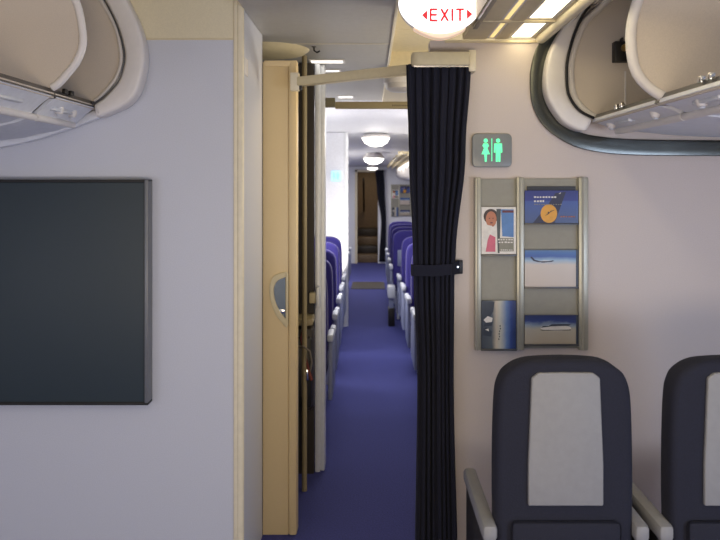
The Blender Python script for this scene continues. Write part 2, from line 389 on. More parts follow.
# rear dome lamps
def dome(x, y, zb, r, hgt, label, m, zc):
    o = thing('dome_lamp', (x, y, zb), label, 'ceiling lamp', 'dome lamps along the rear ceiling')
    MB().lathe([(.001, 0), (r*.45, hgt*.08), (r*.8, hgt*.33), (r, hgt*.7), (r*.98, hgt*.8)], (x, y, zb), seg=32).build('globe', m, o)
    MB().lathe([(r*1.02, hgt*.74), (r*1.02, hgt*.92), (r*.7, zc-zb)], (x, y, zb), seg=32).build('base_ring', M['white'], o)
zc = lambda y: 2.36-(y-6.25)*.34/11.75
dome(.07, 9.0, 2.12, .165, .14, 'first lit dome lamp on the rear ceiling, largest of the row', M['lampwhite'], zc(9.0))
dome(.06, 12.2, 2.0, .165, .13, 'second lit dome lamp on the rear ceiling, lower and smaller', M['lampwhite'], zc(12.2))
dome(.05, 15.2, 1.97, .11, .06, 'small far dome lamp right before the dark doorway', M['lampwhite'], zc(15.2))
o = thing('dome_lamp', (.19, 4.7, 2.24), 'unlit pale dome on the beige ceiling left of the curtain', 'ceiling lamp')
MB().lathe([(.001, 0), (.06, .006), (.09, .025), (.1, .06)], (.19, 4.7, 2.235), seg=32).build('globe', M['lampoff'], o)
MB().lathe([(.105, .055), (.105, .095)], (.19, 4.7, 2.235), seg=32).build('base_ring', M['white'], o)

# rear right overhead bins (closed, rounded)
def closed_bin(y0, y1, label):
    o = thing('overhead_bin', (.9, (y0+y1)/2, 1.78), label, 'luggage bin', 'closed bins along the rear right side')
    pr = smooth([(.62, 2.12), (.55, 2.0), (.56, 1.88), (.66, 1.79), (.85, 1.77), (1.25, 1.77)], 4)
    MB().prism(pr+[(1.25, 2.06), (.75, 2.06)], 'y', y0+.01, y1-.01, .008).build('body', M['white'], o)
    MB().box(1.15, 1.24, (y0+y1)/2-.2, (y0+y1)/2+.2, 2.05, 2.36-((y0+y1)/2+.2-6.25)*.34/11.75+.002).build('ceiling_mount', M['white'], o)
    MB().box(.545, .56, (y0+y1)/2-.08, (y0+y1)/2+.08, 1.90, 1.94, .004).build('latch', M['darkmetal'], o)
    return o
for i in range(8):
    closed_bin(15.9-(i+1)*1.2, 15.9-i*1.2, ['rounded white luggage bin touching the far end bulkhead', 'second white luggage bin from the far end bulkhead', 'third white luggage bin from the far end bulkhead', 'fourth white luggage bin from the far end bulkhead', 'fifth white luggage bin from the far end bulkhead', 'sixth white luggage bin from the far end bulkhead', 'seventh white luggage bin from the far end bulkhead', 'white rear luggage bin farthest from the end bulkhead, nearest the curtain'][i])
t = MB()
for k in range(3): t.box(.36+k*.09, .38+k*.09, 8.5, 15.9, 2.02-.01*k, 2.05-.01*k)
for k in range(7): t.box(.34, .60, 9+k, 9.04+k, 2.035, 2.065)
structure('trim_14', t, M['beige'], 'beige cove grid beside the rear bins', 'trim')

# ------------------------------------------------------------------ overhead bins (front), end fairings
YR = 2.965
R_in = [(600, 2), (588, 8), (579, 19), (571, 38), (565.5, 58), (564, 72), (565, 92), (569, 102), (575, 110), (583, 115.5), (591, 119)]
R_out = [(590, 3), (572, 18), (559, 33), (550, 50), (545.5, 66), (544, 86), (548, 103), (559, 120), (568, 127), (576, 130.5), (584, 132)]
T_out = [(550, 28), (541, 40), (534.5, 53), (530.5, 70), (530, 84), (532, 104), (542, 124), (560, 139), (584, 149.5), (628, 155), (714, 156), (760, 156)]
T_in = [(563, 28), (556, 40), (550, 52), (546, 68), (544.5, 86), (548, 103), (558, 120), (576, 131), (596, 136), (634, 139.5), (714, 140.5), (760, 140.5)]
N = 40
e = thing('bin_end_fairing', (.9, 2.98, 2.05), 'thick white curved bin rim on the right bulkhead with metal surround', 'bin fairing')
ro = resample(smooth([xz(x, y, 2.95) for x, y in R_out]), N); ri = resample(smooth([xz(x, y, 2.95) for x, y in R_in]), N)
MB().strip(ro, ri, 2.915, 2.995, .012).build('rim', M['white'], e)
to = resample(smooth([xz(x, y, 2.99) for x, y in T_out]), N); ti = resample(smooth([xz(x, y, 2.99) for x, y in T_in]), N)
MB().strip(to, ti, 2.985, 3.0, .003).build('polished_surround', M['mirror'], e)
MB().tube([(p[0], 2.91, p[1]) for p in ri[4:]], .0055, 8).build('seal', M['seal'], e)

L_in = [(104, -4), (111, 8), (120, 27), (126, 48), (127, 62), (122, 80), (116, 88.5), (108, 97), (103, 101), (96, 105.5)]
L_out = [(126, -4), (132, 8), (140, 25), (145, 42), (146.7, 62), (142, 86), (136, 98), (127, 106.5), (112, 113.5), (99, 119)]
e = thing('bin_end_fairing', (-1.05, 2.98, 2.05), 'thick white curved bin rim on the left bulkhead above the dark screen', 'bin fairing')
lo = resample(smooth([xz(x, y, 2.95) for x, y in L_out]), N); li = resample(smooth([xz(x, y, 2.95) for x, y in L_in]), N)
MB().strip(lo, li, 2.915, 2.995, .014).build('rim', M['white'], e)
lb_o = resample(smooth([xz(x, y, 2.98) for x, y in ((100, 118), (83, 125), (60, 133), (30, 142), (-20, 152))]), 14)
lb_i = resample(smooth([xz(x, y, 2.98) for x, y in ((96, 110), (80, 118), (58, 126), (30, 134), (-20, 143))]), 14)
MB().strip(lb_o, lb_i, 2.96, 2.995, .006).build('lower_rim', M['psu'], e)
MB().tube([(p[0], 2.91, p[1]) for p in li], .003, 8).build('seal', M['darkmetal'], e)

def bin_unit(sd, arc, lip, rail, under, xb, zt, y0, y1, label, edge_r, latch_y, far_box):
    """open luggage bin from y0 (near) to y1 (far); arc: opening edge from top to lip in x,z"""
    o = thing('overhead_bin', (sd*1.3, (y0+y1)/2, 1.85), label, 'luggage bin', 'open luggage bins')
    arc = resample(smooth(arc), 26)
    poly = arc+[(sd*xb, lip[1]-.0), (sd*xb, zt), (arc[0][0], zt)]
    # end panel at the far end (outline of the opening)
    MB().prism(poly, 'y', y1-.022, y1-.004).build('end_panel', M['bin_in'], o)
    MB().tube([(p[0], y1-.018, p[1]) for p in arc], edge_r, 12).build('end_panel_edge', M['white'], o)
    MB().box(sd*xb, sd*(xb+.02), y0, y1-.004, lip[1]-.02, zt).build('back_panel', M['bin_in'], o)
    MB().box(min(lip[0], sd*xb), max(lip[0], sd*xb), y0, y1-.004, lip[1]-.022, lip[1]-.004).build('shelf', M['bin_in'], o)
    MB().box(min(arc[0][0], sd*xb), max(arc[0][0], sd*xb), y0, y1-.004, zt, zt+.02).build('top_panel', M['white'], o)
    # lip rail with catches
    MB().prism([(lip[0]-sd*.004, lip[1]-.016), (lip[0]+sd*.012, lip[1]+.012), (lip[0]+sd*.03, lip[1]+.016), (lip[0]+sd*.03, lip[1]-.02)], 'y', y0, y1-(.026 if y1 > 2.9 else -.01)).build('lip_rail', M['darkmetal'], o)
    for dy in (0, .055):
        b = MB().box(lip[0]-sd*.0-.007, lip[0]-sd*.0+.007, latch_y+dy-.012, latch_y+dy+.012, lip[1]+.004, lip[1]+.022, .003)
        b.build('catch', M['black'] if sd < 0 else M['chrome'], o)
    # slanted passenger service face, under side
    MB().sheet([(lip[0]-sd*.004, lip[1]-.016), ((lip[0]+rail[0])/2, (lip[1]+rail[1])/2-.008), (rail[0], rail[1]-.002)][::int(sd)], y0, y1-.03, .012).build('service_panel', M['psu'], o)
    MB().sheet([(rail[0], rail[1])]+[tuple(p) for p in under] if sd > 0 else ([(rail[0], rail[1])]+[tuple(p) for p in under])[::-1], y0, y1-.03, .012).build('underside', M['psu'], o)
    MB().tube([(rail[0], y0, rail[1]-.008), (rail[0], y1-(.06 if y1 > 2.9 else .0), rail[1]-.008)], .013, 12).build('light_rail', M['white'], o)
    # reading lamps on the service face
    mx, mz = (lip[0]*.45+rail[0]*.55), (lip[1]*.45+rail[1]*.55)-.008
    for yy in far_box:
        if y0+.04 < yy < y1-.04:
            b = MB().lathe([(.001, -.016), (.013, -.012), (.018, 0), (.018, .012)], (mx, yy, mz), seg=20).build('reading_lamp', M['white'], o)
            MB().lathe([(.008, -.0185), (.010, -.014)], (mx, yy, mz), seg=16).build('lens', M['silver'], b)
    b = MB().box(mx-.014, mx+.014, y1-.33, y1-.17, mz-.006, mz+.006, .004).build('call_panel', M['silver'], o)
    return o
arcR = [(1.02, 2.46)]+[xz(x, y, 2.95) for x, y in ((598, 10), (585, 22), (577, 40), (571.5, 60), (570.5, 76), (573, 94), (579, 105), (588, 113), (595, 117))]
lipR = xz(592, 118, 2.95); railR = xz(610, 131, 3.0)
undR = [(1.05, 1.862), (1.2, 1.848), (1.45, 1.836), (1.75, 1.836)]
bin_unit(1, arcR, lipR, railR, undR, 1.75, 2.47, 2.295, 2.965, 'open right luggage bin against the bulkhead with small black box inside', .014, 2.60, (2.42, 2.86))
bin_unit(1, arcR, lipR, railR, undR, 1.75, 2.47, 1.55, 2.285, 'open right luggage bin nearest the camera, one divider from the bulkhead', .0165, 1.92, (2.08, 1.7))
arcL = [(-1.12, 2.5)]+[xz(x, y, 2.95) for x, y in ((101, 0), (108, 12), (117, 30), (121, 50), (121.5, 64), (116.5, 78), (108, 89), (101, 97), (95, 101))]
lipL = xz(95, 104, 2.95); railL = xz(82, 125, 3.0)
undL = [(-1.22, 1.868), (-1.36, 1.838), (-1.6, 1.81), (-1.95, 1.80)]
bin_unit(-1, arcL, lipL, railL, undL, 1.95, 2.52, 2.58, 2.965, 'open left luggage bin against the bulkhead above the dark screen', .009, 2.66, (2.70, 2.82))
bin_unit(-1, arcL, lipL, railL, undL, 1.95, 2.52, 1.80, 2.57, 'open left luggage bin nearest the camera, beyond the white divider', .0135, 2.1, (2.0,))
b = thing('equipment_box', (at(620, 50, 2.92)), 'small black box with brass knob on the inner wall of the right bin', 'box')
x0, z0 = xz(613, 62.5, 2.925); x1, z1 = xz(630, 42, 2.925)
MB().box(x0, x1, 2.90, 2.942, z0, z1, .004).build('case', M['black'], b)
MB().box(x0+.03, x1-.03, 2.91, 2.94, z1-.002, z1+.016, .003).build('clip', M['black'], b)
MB().lathe([(.014, 2.885), (.014, 2.9), (.018, 2.901)], (x0+.036, 0, (z0+z1)/2+.012), 'y', 16).build('knob', M['gold'], b)
tag(MB().box(.998, 1.004, 2.9385, 2.9425, 1.95, 2.10).build('panel_seam', M['white'], loc=(1.0, 2.94, 1.95)), 'thin pale seam strip below the black box in the right bin', 'seam strip')

# ------------------------------------------------------------------ dark screen, left
scr = thing('wall_screen', (at(60, 371, 2.99)), 'large blank dark slate screen on the left bulkhead', 'screen')
x1, zt = xz(149, 180, 2.95); x0 = xz(-60, 0, 2.95)[0]; zb = xz(0, 402, 2.95)[1]
MB().box(x0, x1-.012, 2.945, 2.985, zb, zt-.006, .003).build('panel', M['slate'], scr)
MB().box(x1-.014, x1, 2.935, 2.998, zb, zt, .003).build('side_frame', M['slatefr'], scr)
MB().box(x0-.012, x0, 2.935, 2.998, zb, zt, .003).build('side_frame', M['slatefr'], scr)
MB().box(x0, x1, 2.938, 2.998, zt-.010, zt+.002, .003).build('top_frame', M['seal'], scr)
MB().box(x0, x1, 2.938, 2.998, zb-.01, zb+.002, .003).build('bottom_frame', M['seal'], scr)

# ------------------------------------------------------------------ curtain rails and curtain
def bar(name, a, b, hgt, dep, m, parent):
    a, b = Vector(a), Vector(b); L = (b-a).length
    rot = Matrix.Rotation(math.atan2(b.y-a.y, b.x-a.x), 4, 'Z')
    c = (a+b)/2
    return MB().box(c.x-L/2, c.x+L/2, c.y-dep/2, c.y+dep/2, c.z-hgt/2, c.z+hgt/2, .005, rot).build(name, m, parent)
r = thing('curtain_rail', (0, 3.2, 2.1), 'cream curtain rail crossing the aisle in front with small print', 'curtain rail')
pa = at(300, 79, 3.42); pb = at(414, 72.5, 3.06)
bar('rail', pa, pb, .040, .05, M['ivory'], r)
for k in range(2):
    t = MB()
    for q in range(9):
        f = .52+q*.021; c = pa.lerp(pb, f); n_ = Vector((-(pb-pa).y, (pb-pa).x, 0)).normalized()
        t.box(c.x-.003-random.random()*.0015, c.x+.003, c.y-n_.y*.0265-.0008, c.y-n_.y*.0265+.0008, c.z+.006-k*.013-.0025, c.z+.006-k*.013+.0025)
    t.build('print_line', M['tanside'], r)
MB().box(-.362, -.322, 3.40, 3.44, at(0, 91, 3.42).z, at(0, 73, 3.42).z, .004).build('bracket', M['cream'], r)
MB().box(-.35, -.31, 3.405, 3.45, at(0, 79, 3.42).z-.05, at(0, 79, 3.42).z-.022, .004).build('track_end', M['seal'], r)
hd = thing('curtain_header', (.29, 2.95, 2.13), 'rounded cream header box holding the front navy curtain', 'curtain header')
hx0 = xz(412, 0, 2.9)[0]; hx1 = xz(470, 0, 2.9)[0]; hz0 = xz(0, 65, 2.9)[1]; hz1 = xz(0, 51.5, 2.9)[1]
pl = [(hx1, 2.90), (hx1, 2.995), (hx0, 2.995)]+[(hx0+.03-.03*math.cos(a), 2.93-.03*math.sin(a)) for a in [k*PI/12 for k in range(7)]]
MB().prism(pl, 'z', hz0, hz1, .004).build('box', M['ivory'], hd)
MB().box(hx1, hx1+.028, 2.93, 2.999, xz(0, 72, 2.95)[1], xz(0, 50.5, 2.95)[1], .004).build('wall_bracket', M['cream'], hd)
MB().box(hx0+.008, hx1-.004, 2.912, 2.985, hz0-.006, hz0).build('track', M['chrome'], hd)
r2 = thing('curtain_rail', (0, 4.4, 2.13), 'second olive-beige curtain rail farther down the aisle', 'curtain rail')
MB().box(-.205, .30, 4.40, 4.44, at(0, 108.5, 4.4).z, at(0, 101.5, 4.4).z, .004).build('rail', M['tanside'], r2)
MB().box(-.268, -.205, 4.40, 4.46, at(0, 108.5, 4.4).z+.01, at(0, 101, 4.4).z+.02, .004).build('bracket', M['olive'], r2)
t = MB()
for q in range(10): t.box(.13+q*.012, .138+q*.012, 4.3985, 4.4, at(0, 105.5, 4.4).z-.004, at(0, 105.5, 4.4).z+.004)
t.build('print_line', M['olive'], r2)

def solid(o, th=.002):
    md = o.modifiers.new('thickness', 'SOLIDIFY'); md.thickness = th; return o
def curtain_rows(edges, Yc, folds, amp, nz=46, nx=110, seed=0):
    """edges: (z, xleft, xright) from top to bottom"""
    rows = []
    for i in range(nz):
        f = i/(nz-1); z = edges[0][0]+(edges[-1][0]-edges[0][0])*f
        for (za, la, ra), (zb, lb, rb) in zip(edges, edges[1:]):
            if za >= z >= zb-1e-9:
                q = (za-z)/(za-zb); q = q*q*(3-2*q); l = la+(lb-la)*q; rr = ra+(rb-ra)*q; break
        row = []
        for k in range(nx):
            u = k/(nx-1)
            uu = u+.018*math.sin(6.1*u+seed+f*1.5)
            a = 2*PI*folds*uu
            y = Yc+amp*(math.sin(a)+.35*math.sin(2.3*a+1+f*2+seed))*(.55+.45*min(1, f*5)) 
            x = l+(rr-l)*u+.004*math.sin(a*1.0+.8)
            row.append((x, y, z))
        rows.append(row)
    return rows
Yc = 2.945
E = [(at(0, 64.5, Yc).z, *[at(p, 0, Yc).x for p in (405.5, 470)]), (at(0, 150, Yc).z, *[at(p, 0, Yc).x for p in (408, 464.5)]),
     (at(0, 255, Yc).z, *[at(p, 0, Yc).x for p in (412, 454.5)]), (at(0, 275, Yc).z, *[at(p, 0, Yc).x for p in (413, 453)]),
     (at(0, 371, Yc).z, *[at(p, 0, Yc).x for p in (417, 452.5)]), (.04, *[at(p, 0, Yc).x for p in (414, 457)])]
cu = thing('curtain', (.25, Yc, 0), 'dark navy pleated curtain tied back beside the right bulkhead', 'curtain')
solid(MB().grid(curtain_rows(E, Yc, 8, .019)).build('cloth', M['curtain'], cu, angle=180))
zc0 = at(0, 270, 2.93).z
t = MB(); xa = at(413, 0, 2.92).x; xb = at(463, 0, 2.95).x
t.grid([[(xa-.004, 2.945, zc0+s_*.022), (xa, 2.915, zc0+s_*.022), (xa+.08, 2.905, zc0+s_*.022), (xb-.05, 2.915, zc0+.004+s_*.022), (xb-.02, 2.965, zc0+.006+s_*.026), (xb, 2.975, zc0+.008+s_*.026)] for s_ in (-1, 1)], .003)
tb = thing('curtain_tieback', (xb-.02, 2.96, zc0), 'black tieback strap with silver snap around the front navy curtain', 'curtain tieback')
t.build('strap', M['curtain'], tb)
MB().box(xb-.045, xb+.002, 2.966, 2.985, zc0-.020, zc0+.034, .004).build('tab', M['black'], tb)
MB().lathe([(.001, 2.955), (.010, 2.957), (.013, 2.967)], (xb-.026, 0, zc0+.008), 'y', 18).build('snap', M['chrome'], tb)

Yf = 15.86
E2 = [(1.99, *[at(p, 0, Yf).x for p in (374.8, 383.5)]), (1.6, *[at(p, 0, Yf).x for p in (376.5, 384.5)]), (.9, *[at(p, 0, Yf).x for p in (381, 386)]), (.05, *[at(p, 0, Yf).x for p in (379, 385.5)])]
cf = thing('curtain', (.2, Yf, 0), 'narrow navy curtain hanging right of the dark far doorway', 'curtain')
solid(MB().grid(curtain_rows(E2, Yf, 4, .03, 24, 50, 2)).build('cloth', M['curtain'], cf, angle=180))
MB().tube([(-.25, Yf, 2.0), (.36, Yf, 2.0)], .012, 8).build('rod', M['silver'], cf)

# ------------------------------------------------------------------ exit sign
Ye = 2.62
ex = thing('exit_sign', at(440, 4, Ye), 'oval white lit exit sign hanging above the curtain', 'exit sign')
cx, cz = xz(440, 3, Ye); k_ = Ye/F
ax_, az_ = 41.5*k_, 30.2*k_
pr = [(1, .045), (1, .004), (.985, 0), (.96, -.002), (.001, -.002)]
t = MB(); t.lathe([(r_, h_+Ye) for r_, h_ in pr[1:]][::-1], (cx, 0, cz), 'y', 64, ax_, az_)
t.build('face', M['sign'], ex)
MB().lathe([(.99, Ye+.002), (1.0, Ye+.03), (.97, Ye+.055), (.5, Ye+.06)], (cx, 0, cz), 'y', 64, ax_, az_).build('housing', M['white'], ex)
lo_ = [xz(440+p*1.0, q, Ye) for p, q in ((-26, 28.5), (-14, 34.5), (0, 38), (14, 35), (26, 29))]
lo_i = [xz(440+p*1.0, q, Ye) for p, q in ((-26, 25), (-14, 29), (0, 32), (14, 29), (26, 25))]
MB().strip(resample(smooth(lo_), 20), resample(smooth(lo_i), 20), Ye+.006, Ye+.05, .003).build('lower_cap', M['rim'], ex)
MB().box(cx-.07, cx+.07, Ye+.01, Ye+.05, cz+az_*.9, 2.43, .004).build('mount', M['white'], ex)
def stroke(t, a, b, wd, Y, th=.002):
    a, b = Vector(a), Vector(b); d = (b-a); L = d.length; n_ = Vector((-d.y, d.x))/L*wd/2
    t.prism([tuple(a+n_), tuple(a-n_), tuple(b-n_), tuple(b+n_)], 'y', Y-th, Y)
e = lambda x, y: xz(x, y, Ye)
t = MB(); wd = 2.1*k_; Yl = Ye-.0015
for a, b in (((430.5, 9.3), (430.5, 21)), ((430, 9.6), (437.5, 9.6)), ((430, 15), (436.8, 15)), ((430, 20.7), (437.5, 20.7)),
             ((441, 9), (448, 21.2)), ((448, 9), (441, 21.2)), ((452.3, 9), (452.3, 21.2)), ((456, 9.6), (463.8, 9.6)), ((459.9, 9.4), (459.9, 21.2))):
    stroke(t, e(*a), e(*b), wd, Yl)
t.build('lettering', M['red'], ex)
MB().prism([e(421.8, 15.3), e(427.3, 10.3), e(427.3, 20.6)], 'y', Yl-.002, Yl).build('arrow', M['red'], ex)
MB().prism([e(472.3, 14.3), e(466.7, 9.3), e(466.7, 19.6)], 'y', Yl-.002, Yl).build('arrow', M['red'], ex)

# ------------------------------------------------------------------ lavatory signs
def lav_sign(loc, label, plate, sym, group=None, wd=.158, hg=.134):
    X, Y, Z = loc
    o = thing('lavatory_sign', loc, label, 'lavatory sign', group)
    rr = .02; pl = []
    for (sx, sz, a0) in ((1, 1, 0), (-1, 1, 90), (-1, -1, 180), (1, -1, 270)):
        for q in range(6):
            a = math.radians(a0+q*18); pl.append((X+sx*(wd/2-rr)+rr*math.cos(a), Z+sz*(hg/2-rr)+rr*math.sin(a)))
    MB().prism(pl, 'y', Y-.018, Y, .003).build('plate', plate, o)
    y = Y-.0185; u = hg/34
    def P(px, py): return (X+(px-491.5)*u, Z-(py-150.5)*u)
    def pic(cx_, skirt):
        t = MB(); c = P(cx_, 140.7)
        t.lathe([(2.1*u, y-.002), (2.1*u, y)], (c[0], 0, c[1]), 'y', 18)
        if skirt:
            t.prism([P(cx_-2.2, 143.5), P(cx_+2.2, 143.5), P(cx_+3.3, 146), P(cx_+1.6, 148.3), P(cx_+4.3, 154.5), P(cx_-4.3, 154.5), P(cx_-1.6, 148.3), P(cx_-3.3, 146)], 'y', y-.002, y)
            t.prism([P(cx_-1.3, 154.5), P(cx_+1.3, 154.5), P(cx_+.9, 162), P(cx_-.9, 162)], 'y', y-.002, y)
        else:
            t.prism([P(cx_-3.9, 143.6), P(cx_+3.9, 143.6), P(cx_+4.3, 152.5), P(cx_+2.9, 153), P(cx_+2.3, 147), P(cx_+2.3, 162), P(cx_+.4, 162), P(cx_, 154), P(cx_-.4, 162), P(cx_-2.3, 162), P(cx_-2.3, 147), P(cx_-2.9, 153), P(cx_-4.3, 152.5)], 'y', y-.002, y)
        return t
    pic(485, True).build('woman_symbol', sym, o); pic(497.5, False).build('man_symbol', sym, o)
    MB().prism([P(490.8, 138.5), P(491.6, 138.5), P(491.6, 161.5), P(490.8, 161.5)], 'y', y-.002, y).build('divider_line', sym, o)
    return o
p = at(491.5, 150.5, 2.995); lav_sign((p.x, 2.999, p.z), 'grey rounded lavatory sign with green lit man and woman on right bulkhead', M['lavplate'], M['green'])
p = at(336, 176, 8.78); lav_sign((p.x, 8.795, p.z), 'small pale cyan lit lavatory sign on the white rear partition', M['paleplate'], M['cyan'], wd=.12, hg=.13)

# ------------------------------------------------------------------ literature rack with brochures
Yw = 2.995
rk = thing('literature_rack', at(531, 349, Yw), 'grey aluminium two column brochure rack on the right bulkhead', 'brochure rack')
X = lambda px: (px-370)*2.97/F
Z = lambda py: EYE+(186-py)*2.97/F
MB().box(X(480), X(517), 2.985, 2.999, Z(349), Z(179)).box(X(523.5), X(580), 2.985, 2.999, Z(349), Z(178.5)).build('back_panel', M['rack'], rk)
for a, b in ((474.8, 481), (516.3, 524), (578.3, 588)):
    pm = MB().box(X(a), X(b), 2.962, 2.999, Z(350), Z(177.5), .004).build('post', M['alu'], rk)
    wd_ = X(b)-X(a)
    MB().box(X(a)+wd_*.30, X(a)+wd_*.5, 2.9605, 2.964, Z(350), Z(177.5)).build('groove', M['rack'], pm)
lips = [(480.8, 516.5, 254.5), (480.8, 516.5, 349), (524, 578.5, 223.3), (524, 578.5, 286.8), (524, 578.5, 344)]
for a, b, y in lips:
    MB().box(X(a), X(b), 2.960, 2.985, Z(y)-.006, Z(y), .0015).build('pocket_lip', M['darkmetal'], rk)
    
card_mats = {
    'sky': print_mat('print_beach', [(0, (62, 70, 84)), (.30, (88, 96, 104)), (.42, (196, 184, 164)), (.55, (190, 190, 180)), (.72, (96, 124, 170)), (.86, (40, 62, 130)), (1, (26, 38, 78))], 0, .12),
    'cloud': print_mat('print_clouds', [(0, (196, 184, 174)), (.60, (204, 194, 186)), (.72, (150, 180, 206)), (.82, (52, 88, 164)), (.93, (60, 104, 170)), (1, (84, 110, 140))], 2, .10),
    'isle': print_mat('print_island', [(0, (176, 164, 146)), (.5, (184, 178, 164)), (.66, (140, 156, 176)), (.80, (40, 58, 122)), (1, (24, 34, 84))], 2, .30),
    'blue': print_mat('print_blue', [(0, (66, 84, 128)), (.45, (62, 86, 150)), (.66, (60, 84, 156)), (.70, (38, 48, 132)), (1, (36, 44, 120))], 2, .03),
}
flat = lambda n, c: mat('print_'+n, c, .4, noise_s=60, noise_a=.08)
pc = dict(white=flat('white', (226, 222, 216)), skin=flat('skin', (186, 118, 86)), hair=flat('hair', (58, 40, 34)), pink=flat('pink', (206, 96, 122)), skyb=flat('sky_blue', (84, 130, 190)), dgrey=flat('dark_grey', (66, 74, 76)), grey=flat('grey', (134, 132, 118)),
          navy=flat('navy', (34, 34, 66)), yellow=flat('yellow', (222, 160, 48)), orange=flat('orange', (176, 108, 74)), redd=flat('maroon', (96, 40, 52)), black=flat('black', (26, 26, 32)), slate=flat('slate', (52, 60, 74)))

def card(px0, px1, py0, py1, base, label, decals, cat='brochure', Y=2.966, group='brochures in the near rack'):
    """px, py: the cover's edges on the rack; decals: (colour, polygon in u,v 0..1 with v up)"""
    x0, x1, z0, z1 = X(px0), X(px1), Z(py1), Z(py0)
    cx_, cz_ = (x0+x1)/2, z0
    t = MB(); mats = [base]
    t.box(x0, x1, Y, Y+.006, z0, z1)
    P = lambda u, v: (x0+(x1-x0)*u, z0+(z1-z0)*v)
    for i, (c, poly) in enumerate(decals):
        if c not in mats: mats.append(c)
        t.mi = mats.index(c)
        q = Y-.0002*(i+1)
        vs = [t.bm.verts.new((P(u, v)[0], q, P(u, v)[1])) for u, v in poly]
        f = t.bm.faces.new(vs); f.material_index = t.mi
        f.normal_update()
        if f.normal.y > 0: f.normal_flip()
    o = t.build('brochure', mats, loc=(cx_, Y+.006, cz_))
    return tag(o, label, cat, group)
def ell(cu_, cv, ru, rv, n=22, a0=0): return [(cu_+ru*math.cos(2*PI*k/n+a0), cv+rv*math.sin(2*PI*k/n+a0)) for k in range(n)]
def rect(u0, u1, v0, v1): return [(u0, v0), (u1, v0), (u1, v1), (u0, v1)]
def dashes(c, u0, u1, v, h_, n, seed=1):
    rnd = random.Random(seed); out = []; u = u0; st = (u1-u0)/n
    for k in range(n):
        out.append((c, rect(u, u+st*(.55+.3*rnd.random()), v-h_/2, v+h_/2*(.4+.6*rnd.random())))); u += st
    return out
cardsN = []
dk = [(pc['hair'], ell(.27, .80, .21, .16)), (pc['skin'], ell(.28, .74, .155, .17)), (pc['dgrey'], [(.47, .02), (.52, .02), (.56, .96), (.43, .96)]),
      (pc['skyb'], [(.60, .38), (.93, .36), (.93, .95), (.56, .95)]), (pc['redd'], rect(.60, .93, .88, .93)), (pc['white'], [(.06, .35), (.30, .36), (.42, .5), (.30, .60), (.16, .62), (.06, .56)]),
      (pc['pink'], [(.12, .05), (.40, .05), (.40, .36), (.24, .42), (.18, .30)]), (pc['grey'], rect(.51, .93, .06, .34)),
      (pc['hair'], ell(.23, .76, .016, .012, 8)), (pc['hair'], ell(.33, .76, .016, .012, 8)), (pc['redd'], ell(.285, .665, .045, .012, 10))]
dk += dashes(pc['white'], .40, .92, .31, .03, 7, 3)+dashes(pc['white'], .40, .92, .255, .035, 6, 4)+dashes(pc['white'], .55, .9, .09, .02, 6, 5)
cardsN.append(card(481.3, 515.9, 207, 254, pc['white'], 'white edged portrait leaflet with smiling child, upper left of near rack', dk))
dk = [(pc['slate'], [(.03, .55), (.2, .6), (.34, .78), (.38, .98), (.03, .98)]), (pc['slate'], [(.03, .28), (.28, .25), (.3, .36), (.14, .45), (.05, .42)]), (pc['white'], [(.06, .60), (.16, .52), (.3, .56), (.32, .64), (.18, .68)]),
      (pc['white'], [(.10, .40), (.22, .36), (.2, .42)]), (pc['slate'], [(.06, .46), (.3, .48), (.33, .56), (.1, .54)])]
for q in range(6): dk.append((pc['dgrey'], ell(.50+.008*q+.01*math.sin(q*2), .2+q*.055, .018, .02, 8)))
cardsN.append(card(481.3, 516, 300.5, 348.5, card_mats['sky'], 'portrait beach and sea leaflet at the lower left of near rack', dk))
cardsN.append(card(527.5, 576, 186.3, 200, pc['black'], 'dark booklet peeking out behind the blue leaflet, top right of near rack', [], Y=2.976))
tl = [(pc['navy'], [(.15, .0), (.56, .0), (.77, .96), (.57, .92), (.44, .58)]), (pc['yellow'], ell(.45, .29, .155, .285, 30)),
      (pc['black'], [(.38, .22), (.44, .27), (.49, .35), (.57, .40), (.49, .38), (.455, .33), (.43, .36), (.43, .30)]), (pc['white'], [(.63, .90), (.68, .95), (.66, .90)])]
tl += dashes(pc['white'], .17, .60, .80, .05, 8, 6)+dashes(pc['white'], .17, .38, .68, .07, 4, 7)+dashes(pc['grey'], .17, .7, .575, .03, 12, 8)+dashes(pc['orange'], .66, .95, .20, .04, 6, 9)
cardsN.append(card(524.6, 578, 190.5, 223, card_mats['blue'], 'blue landscape leaflet with aircraft tail and yellow disc, top right of near rack', tl))
pl_ = [(pc['navy'], [(.10, .80), (.13, .82), (.19, .73), (.30, .69), (.44, .695), (.53, .715), (.55, .70), (.50, .675), (.36, .655), (.24, .67), (.16, .70)]), (pc['white'], [(.25, .695), (.42, .70), (.50, .712), (.36, .712)]),
       (pc['navy'], [(.30, .66), (.38, .64), (.33, .66)]), (pc['slate'], rect(.955, 1.0, .0, 1.0))]
cardsN.append(card(524.6, 578, 249.8, 286.5, card_mats['cloud'], 'landscape leaflet with airliner flying over pale clouds, middle right of near rack', pl_))
il = [(pc['white'], ell(.58, .55, .29, .10)), (pc['slate'], [(.30, .56), (.34, .62), (.45, .63), (.5, .68), (.65, .69), (.8, .69), (.87, .67), (.82, .63), (.62, .62), (.5, .61), (.42, .59)]), (pc['dgrey'], [(.28, .49), (.32, .46), (.86, .47), (.86, .50), (.55, .485)]), (pc['slate'], rect(.955, 1.0, .0, 1.0))]
cardsN.append(card(524.6, 578, 315, 343.6, card_mats['isle'], 'landscape leaflet with island in the sea, lower right of near rack', il))
